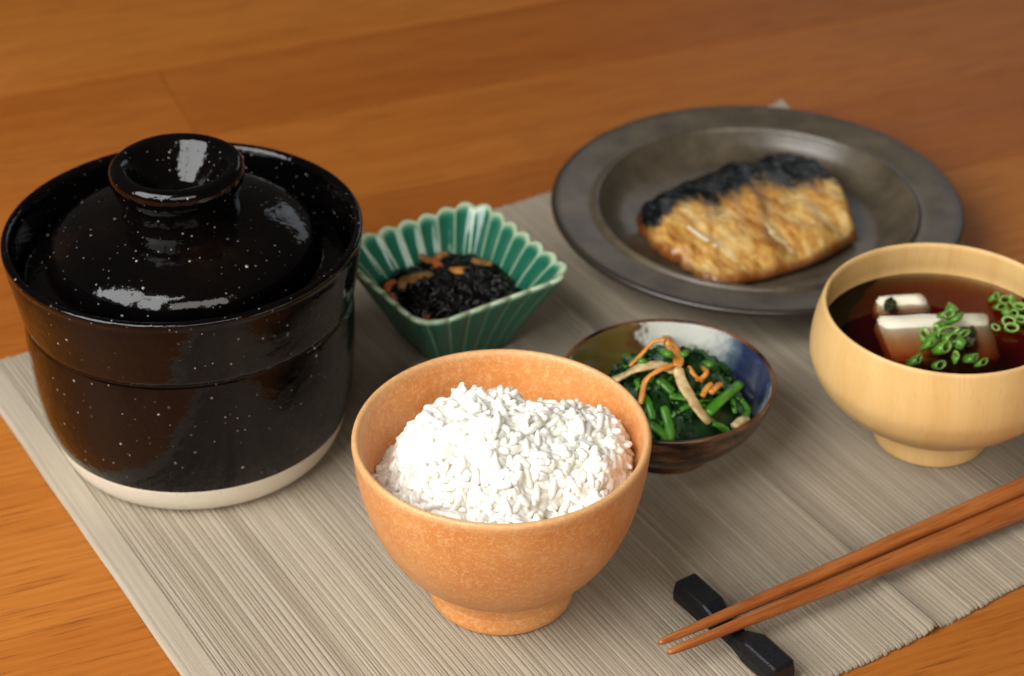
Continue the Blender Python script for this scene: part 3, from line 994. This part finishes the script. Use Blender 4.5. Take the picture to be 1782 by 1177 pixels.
# stalks whose place the photograph shows
for pts, r, dz in (([(1062, 612), (1085, 618), (1108, 626)], .0030, .003), ([(1098, 596), (1112, 602), (1124, 608)], .0026, .003), ([(1126, 592), (1140, 602), (1156, 612)], .0036, .004),
                   ([(1184, 590), (1196, 596), (1204, 606)], .0034, .004), ([(1196, 612), (1210, 600), (1222, 604)], .0026, .004), ([(1190, 618), (1212, 620), (1230, 632)], .0030, .002),
                   ([(1238, 712), (1256, 694), (1278, 676)], .0036, .003), ([(1158, 718), (1164, 740), (1166, 760)], .0030, .003), ([(1138, 742), (1152, 752), (1160, 762)], .0034, .002),
                   ([(1150, 664), (1160, 672), (1168, 680)], .0034, .003), ([(1172, 690), (1188, 692), (1204, 696)], .0028, .003), ([(1292, 700), (1300, 712), (1296, 724)], .0024, .002), ([(1244, 738), (1256, 742), (1264, 748)], .0026, .002),
                   ([(1092, 640), (1104, 652), (1112, 668)], .0026, .002), ([(1120, 690), (1130, 704), (1134, 722)], .0026, .002)):
    stalk([onveg(x, y, dz) for x, y in pts], r)
for q in range(34):
    a = R.uniform(0, 2*PI); r = math.sqrt(R.random())*.85
    x, y = VC.x+.029*r*math.cos(a), VC.y+.028*r*math.sin(a); d = R.uniform(0, PI); L = R.uniform(.009, .017)
    P = []
    for k in (-1, 0, 1):
        xx, yy = x+math.cos(d)*L*.5*k, y+math.sin(d)*L*.5*k
        P.append(Vector((xx, yy, vh(xx, yy)+R.uniform(-.001, .001)+.001*(k == 0))))
    stalk(P, R.uniform(.0013, .0022))
def strip(name, pts, wd, th, mt, dz, n=16):
    V, F = [], []
    P = resample([onveg(x, y, z+dz) for x, y, z in pts], n)
    sweep(V, F, P, [wd*(.55 if k in (0, n-1) else 1)*R.uniform(.9, 1.1) for k in range(n)], th, 10, power=.6)
    return put(name, mesh_from(name, rel(V, veg.location), F, MAT[mt]), veg)
strip('carrot_shred', [(1096, 638, .002), (1116, 618, .004), (1136, 596, .006), (1158, 592, .006)], .0009, .0007, 'carrot', .004)
strip('carrot_shred', [(1160, 594, .006), (1172, 604, .006), (1180, 622, .006), (1180, 638, .005)], .0022, .0008, 'carrot', .0045)
strip('carrot_shred', [(1176, 634, .005), (1148, 644, .005), (1124, 662, .004), (1117, 690, .003), (1114, 704, .002)], .0012, .0007, 'carrot', .004)
strip('carrot_shred', [(1198, 638, .003), (1208, 652, .003), (1222, 664, .002)], .0010, .0007, 'carrot', .003)
strip('carrot_shred', [(1222, 640, .003), (1230, 648, .004), (1222, 658, .003), (1210, 660, .002)], .0010, .0009, 'carrot', .003)
strip('carrot_shred', [(1222, 690, .002), (1230, 676, .002), (1238, 668, .002)], .0012, .0008, 'carrot', .003)
strip('carrot_shred', [(1236, 684, .002), (1246, 674, .002), (1254, 668, .001)], .0015, .0008, 'carrot', .003)
strip('fried_tofu_strip', [(1062, 664, .003), (1086, 654, .004), (1112, 640, .005), (1150, 636, .005), (1176, 648, .004)], .0027, .0008, 'fried', .003)
strip('fried_tofu_strip', [(1180, 640, .005), (1186, 664, .005), (1202, 692, .004), (1216, 714, .003), (1234, 736, .002)], .0024, .0009, 'fried', .004)
strip('fried_tofu_strip', [(1158, 586, .005), (1164, 600, .005), (1172, 622, .005)], .0018, .0012, 'fried_skin', .003)
strip('fried_tofu_strip', [(1278, 744, .001), (1288, 734, .001), (1300, 730, .001)], .0020, .0014, 'fried', .002)
strip('fried_tofu_strip', [(1060, 622, .002), (1066, 628, .002), (1068, 636, .002)], .0018, .0012, 'fried_skin', .002)

# ------------------------------------------------------------------ wooden soup bowl
SC = Vector((.1835, -.0770, MZ))
sb = thing('soup_bowl', SC, 'pale turned wooden bowl on a foot, filled with dark soup', 'bowl')
prof = [(0, .0115), (.0160, .0110), (.0228, .0112), (.0250, .0124), (.0320, .0158), (.0420, .0225), (.0510, .0320), (.0550, .0410), (.0556, .0480), (.0545, .0570), (.0528, .0640), (.0520, .0668),
        (.0513, .0678), (.0503, .0676), (.0498, .0660), (.0503, .0600), (.0514, .0540), (.0518, .0470), (.0508, .0400), (.0465, .0310), (.0380, .0230), (.0250, .0175), (0, .0160)]
put('bowl_body', lathe('bowl_body', prof, MAT['maple'], 160, .002, 41), sb)
foot = [(0, .0025), (.0190, .0022), (.0205, .0003), (.0225, 0), (.0240, .0003), (.0247, .0014), (.0246, .0050), (.0240, .0090), (.0240, .0110), (.0250, .0132), (.0240, .0140), (0, .0140)]
put('foot_ring', lathe('foot_ring', foot, MAT['maple'], 128, .002, 41), sb)
SL = .0520   # soup level above the mat
sprof = [(0, .0164), (.0250, .0179), (.0378, .0234), (.0462, .0313), (.0505, .0402), (.0514, .0470), (.0513, SL-.0002), (.0513, SL-.0002), (.0500, SL-.0006), (.0460, SL-.0008), (0, SL-.0008)]
soup = put('soup', lathe('soup', sprof, MAT['soup'], 128, 0.0, 0), None, SC)
tag(soup, 'clear dark brown soup in the pale wooden bowl', 'soup')
sz = SC.z+SL
def block(name, quad, depth, mt, label, cat, group=None, bev=.0011):
    """block with a top face through four points, sinking by depth"""
    bm = bmesh.new()
    c = sum(quad, Vector())/4
    n = (quad[1]-quad[0]).cross(quad[2]-quad[1]).normalized()
    if n.z < 0: n = -n
    top = [bm.verts.new(q-c) for q in quad]
    bot = [bm.verts.new(q-c-n*depth) for q in quad]
    bm.faces.new(top); bm.faces.new(bot[::-1])
    for k in range(4): bm.faces.new((top[k], bot[k], bot[(k+1) % 4], top[(k+1) % 4]))
    bmesh.ops.recalc_face_normals(bm, faces=bm.faces)
    bmesh.ops.bevel(bm, geom=list(bm.edges), offset=bev, segments=3, affect='EDGES')
    bmesh.ops.subdivide_edges(bm, edges=[e for e in bm.edges if e.calc_length() > .006], cuts=4, use_grid_fill=True)
    for v in bm.verts: v.co += Vector([.0005*noise.noise(v.co*160+Vector((k*9, 0, depth*900))) for k in range(3)])
    me = bpy.data.meshes.new(name); bm.to_mesh(me); bm.free()
    me.materials.append(mt)
    me.polygons.foreach_set('use_smooth', [True]*len(me.polygons))
    return tag(put(name, me, None, c), label, cat, group)
block('tofu_block', [un(1526, 548, sz+.0022), un(1718, 542, sz+.0022), un(1742, 622, sz-.0075), un(1556, 626, sz-.0075)], .012, MAT['tofu'],
      'larger white tofu slab at the front of the soup, topped with scallions', 'tofu', 'tofu in the soup')
block('tofu_block', [un(1526, 514, sz+.0020), un(1606, 509, sz+.0020), un(1624, 541, sz-.0025), un(1528, 545, sz-.0025)], .011, MAT['tofu'],
      'smaller white tofu slab behind the front one in the soup', 'tofu', 'tofu in the soup')
def ringlet(p, axis, r, L, label, group, mt='scallion', squash=None):
    squash = squash or R.uniform(.3, .75)
    axis = (axis+Vector((0, -.8, .7))*R.uniform(.2, 1.6)).normalized(); a, b = frame(axis); L *= R.uniform(.55, 1.0)
    V, F = [], []
    n = 14
    prof = [(r, -L/2), (r*1.02, 0), (r, L/2), (r*.72, L/2), (r*.70, 0), (r*.72, -L/2)]
    for (rr, h) in prof:
        for k in range(n):
            t = 2*PI*k/n
            V.append(a*(rr*math.cos(t)) + b*(rr*squash*math.sin(t)) + axis*(h*(1+.25*math.sin(t))))
    m_ = len(prof)
    MI = []
    for i in range(m_):
        for k in range(n):
            F.append((i*n+k, i*n+(k+1) % n, ((i+1) % m_)*n+(k+1) % n, ((i+1) % m_)*n+k))
            MI.append(0 if i < 2 else 1)
    me = recalc(mesh_from('scallion_ring', V, F, [MAT[mt], MAT['scallion_pale']], True, MI))
    o = put('scallion_ring', me, None, p); k_ = R.uniform(.85, 1.15)*(1.15 if group == G1 else 1.0); o.scale = (k_, k_, k_)
    return tag(o, label, 'scallion', group)
G1 = 'scallion rings on the front tofu'
L1 = 'chopped green scallion ring piled on the larger front tofu slab'
for (px, py, z, ax, ay, az, r, L) in ((1646, 548, .0065, .7, -.5, .4, .0034, .0055), (1636, 568, .0060, .9, .3, .3, .0032, .0050), (1656, 540, .0050, .3, .8, .3, .0028, .0050), (1624, 590, .0045, .8, -.2, .5, .0034, .0055),
                                      (1654, 588, .0050, .5, -.7, .4, .0036, .0060), (1608, 585, .0030, .2, .8, .6, .0032, .0040), (1640, 606, .0030, .9, .2, .2, .0030, .0050), (1668, 596, .0030, .4, .6, .5, .0030, .0045)):
    ringlet(un(px, py, sz+z-.001), Vector((ax, ay, az)), r, L, L1, G1)
for (px, py, z, ax, ay, az, r, L) in ((1660, 556, .0050, .8, .2, .2, .0022, .0090), (1616, 600, .0030, .6, .5, .1, .0022, .0080), (1648, 574, .0062, .3, -.9, .3, .0040, .0040), (1630, 578, .0058, -.3, .8, .6, .0036, .0030), (1672, 580, .0040, .9, -.5, .1, .0024, .0085)):
    ringlet(un(px, py, sz+z-.001), Vector((ax, ay, az)), r, L, L1, G1, squash=R.uniform(.3, .6))
G2 = 'scallion rings floating in front of the tofu'
L2 = ['leftmost of the green scallion rings floating below the front tofu slab', 'second from left of the green scallion rings floating below the front tofu slab',
      'middle one of the green scallion rings floating below the front tofu slab', 'longest green scallion piece floating below the front tofu slab',
      'rightmost of the green scallion rings floating below the front tofu slab']
for (px, py, z, ax, ay, az, r, L) in ((1592, 628, .0006, .7, .2, .3, .0030, .0050), (1634, 636, .0008, .9, -.3, .3, .0034, .0060), (1662, 622, .0008, .3, .7, .4, .0030, .0050), (1690, 624, .0010, 1, -.15, .1, .0034, .0085), (1708, 632, .0004, .8, .3, .2, .0028, .0050)):
    ringlet(un(px, py, sz+z), Vector((ax, ay, az)), r, L, L2.pop(0), G2)
G3 = 'scallion rings at the far right of the soup'
L3 = 'green scallion ring floating at the far right side of the soup'
for q in range(11):
    px, py = [(1730, 518), (1748, 524), (1764, 528), (1752, 542), (1766, 546), (1776, 558), (1756, 560), (1740, 534), (1774, 536), (1760, 572), (1734, 570)][q]
    ringlet(un(px, py, sz+R.uniform(.0002, .0016)), Vector((R.uniform(-1, 1), R.uniform(-1, 1), R.uniform(.2, 1))), R.uniform(.0024, .0034), R.uniform(.003, .0055), L3, G3)
def flap(name, pts, z0, label, cat, seed):
    V, F = [], []
    c = un(*pts[0], z0)
    n = 8
    P = [un(x, y, z0) for x, y in pts]
    for i in range(n):
        for j in range(n):
            a, b = i/(n-1)*2-1, j/(n-1)*2-1
            a, b = a*math.sqrt(1-b*b/2), b*math.sqrt(1-a*a/2)
            k = 1+.28*noise.noise(Vector((a*1.6+seed*3, b*1.6, seed)))
            a, b = a*k*.5+.5, b*k*.5+.5
            q = P[0].lerp(P[1], a).lerp(P[3].lerp(P[2], a), b)
            V.append(q-c+Vector((0, 0, .0016*noise.noise(Vector((a*3+seed, b*3, 0))))))
    for i in range(n-1):
        for j in range(n-1):
            q = i*n+j; F.append((q, q+1, q+n+1, q+n))
    o = put(name, mesh_from(name, V, F, MAT['wakame']), None, c)
    md = o.modifiers.new('thickness', 'SOLIDIFY'); md.thickness = .0008
    return tag(o, label, cat)
flap('seaweed_leaf', [(1668, 566), (1700, 566), (1696, 606), (1672, 600)], sz+.0004, 'dark green seaweed leaf lying across the front tofu slab', 'seaweed', 3)
flap('seaweed_leaf', [(1536, 522), (1560, 518), (1562, 536), (1538, 540)], sz+.0014, 'small olive seaweed scrap on the rear tofu slab', 'seaweed', 8)
flap('seaweed_leaf', [(1664, 654), (1712, 652), (1712, 664), (1668, 668)], sz-.0004, 'dark seaweed leaf at the near rim of the soup', 'seaweed', 12)

# ------------------------------------------------------------------ chopstick rest and chopsticks
CR = Vector((.0853, -.2104, MZ))
rv = Vector((.0338, -.0511, 0)).normalized(); ru = Vector((-rv.y, rv.x, 0))
V, F = [], []
st = [(-.0312, .0050, .0088, .0036), (-.0306, .0054, .0100, .0044), (-.0300, .0056, .0106, .0048), (-.0130, .0056, .0106, .0048), (-.0120, .0054, .0102, .0047), (-.0040, .0040, .0066, .0036), (.0040, .0040, .0066, .0036),
      (.0120, .0054, .0102, .0047), (.0130, .0056, .0106, .0048), (.0300, .0056, .0106, .0048), (.0306, .0054, .0100, .0044), (.0312, .0050, .0088, .0036)]
for (a, wd, h, tw) in st:
    bt = .0006
    for (x, z) in ((-wd+.0012, bt), (wd-.0012, bt), (wd, bt+.0010), (wd+.0002, h*.55), (wd-.0006, h-.0006), (wd-.0014, h), (-wd+.0014, h), (-wd+.0006, h-.0006), (-wd-.0002, h*.55), (-wd, bt+.0010)):
        V.append(rv*a + ru*x + Vector((0, 0, z-.0004)))
n = 10
for i in range(len(st)-1):
    for k in range(n): F.append((i*n+k, i*n+(k+1) % n, (i+1)*n+(k+1) % n, (i+1)*n+k))
F.append(tuple(range(n))); F.append(tuple((len(st)-1)*n+k for k in reversed(range(n))))
rest = put('chopstick_rest', recalc(mesh_from('chopstick_rest', V, F, MAT['iron'], False)), None, CR)
tag(rest, 'black cast iron chopstick rest with narrow waist on the placemat', 'chopstick rest')

def chopstick(tip_px, far_px, z_tip, label):
    a = un(*tip_px, z_tip+MZ)
    b = un(*far_px, .0055+MZ)
    d = Vector((b.x-a.x, b.y-a.y, 0)).normalized()
    L = .235
    # local x along the stick, resting on the waist and on the mat
    end_z = .0048+MZ
    slope = (end_z-a.z)/L
    V, F = [], []
    N = 30
    P, ra, rb_ = [], [], []
    for k in range(N+1):
        f = k/N
        P.append(Vector((L*f, 0, 0)))
        r = .0014+(.0052-.0014)*f**.8
        if k == 0: r *= .62
        if k == N: r *= .85
        ra.append(r); rb_.append(r*.94)
    P.insert(1, Vector((.0012, 0, 0))); ra.insert(1, .00122); rb_.insert(1, .00118)
    sweep(V, F, P, ra, rb_, 20, power=.82)
    o = put('chopstick', mesh_from('chopstick', V, F, MAT['stick']), None, a)
    o.rotation_euler = (0, -math.atan(slope), math.atan2(d.y, d.x))
    return tag(o, label, 'chopstick', 'pair of wooden chopsticks')
chopstick((1147, 1119), (1782, 851), .0108, 'reddish brown wooden chopstick, the farther one of the pair on the rest')
chopstick((1163, 1136), (1782, 886), .0106, 'reddish brown wooden chopstick, the nearer one of the pair on the rest')
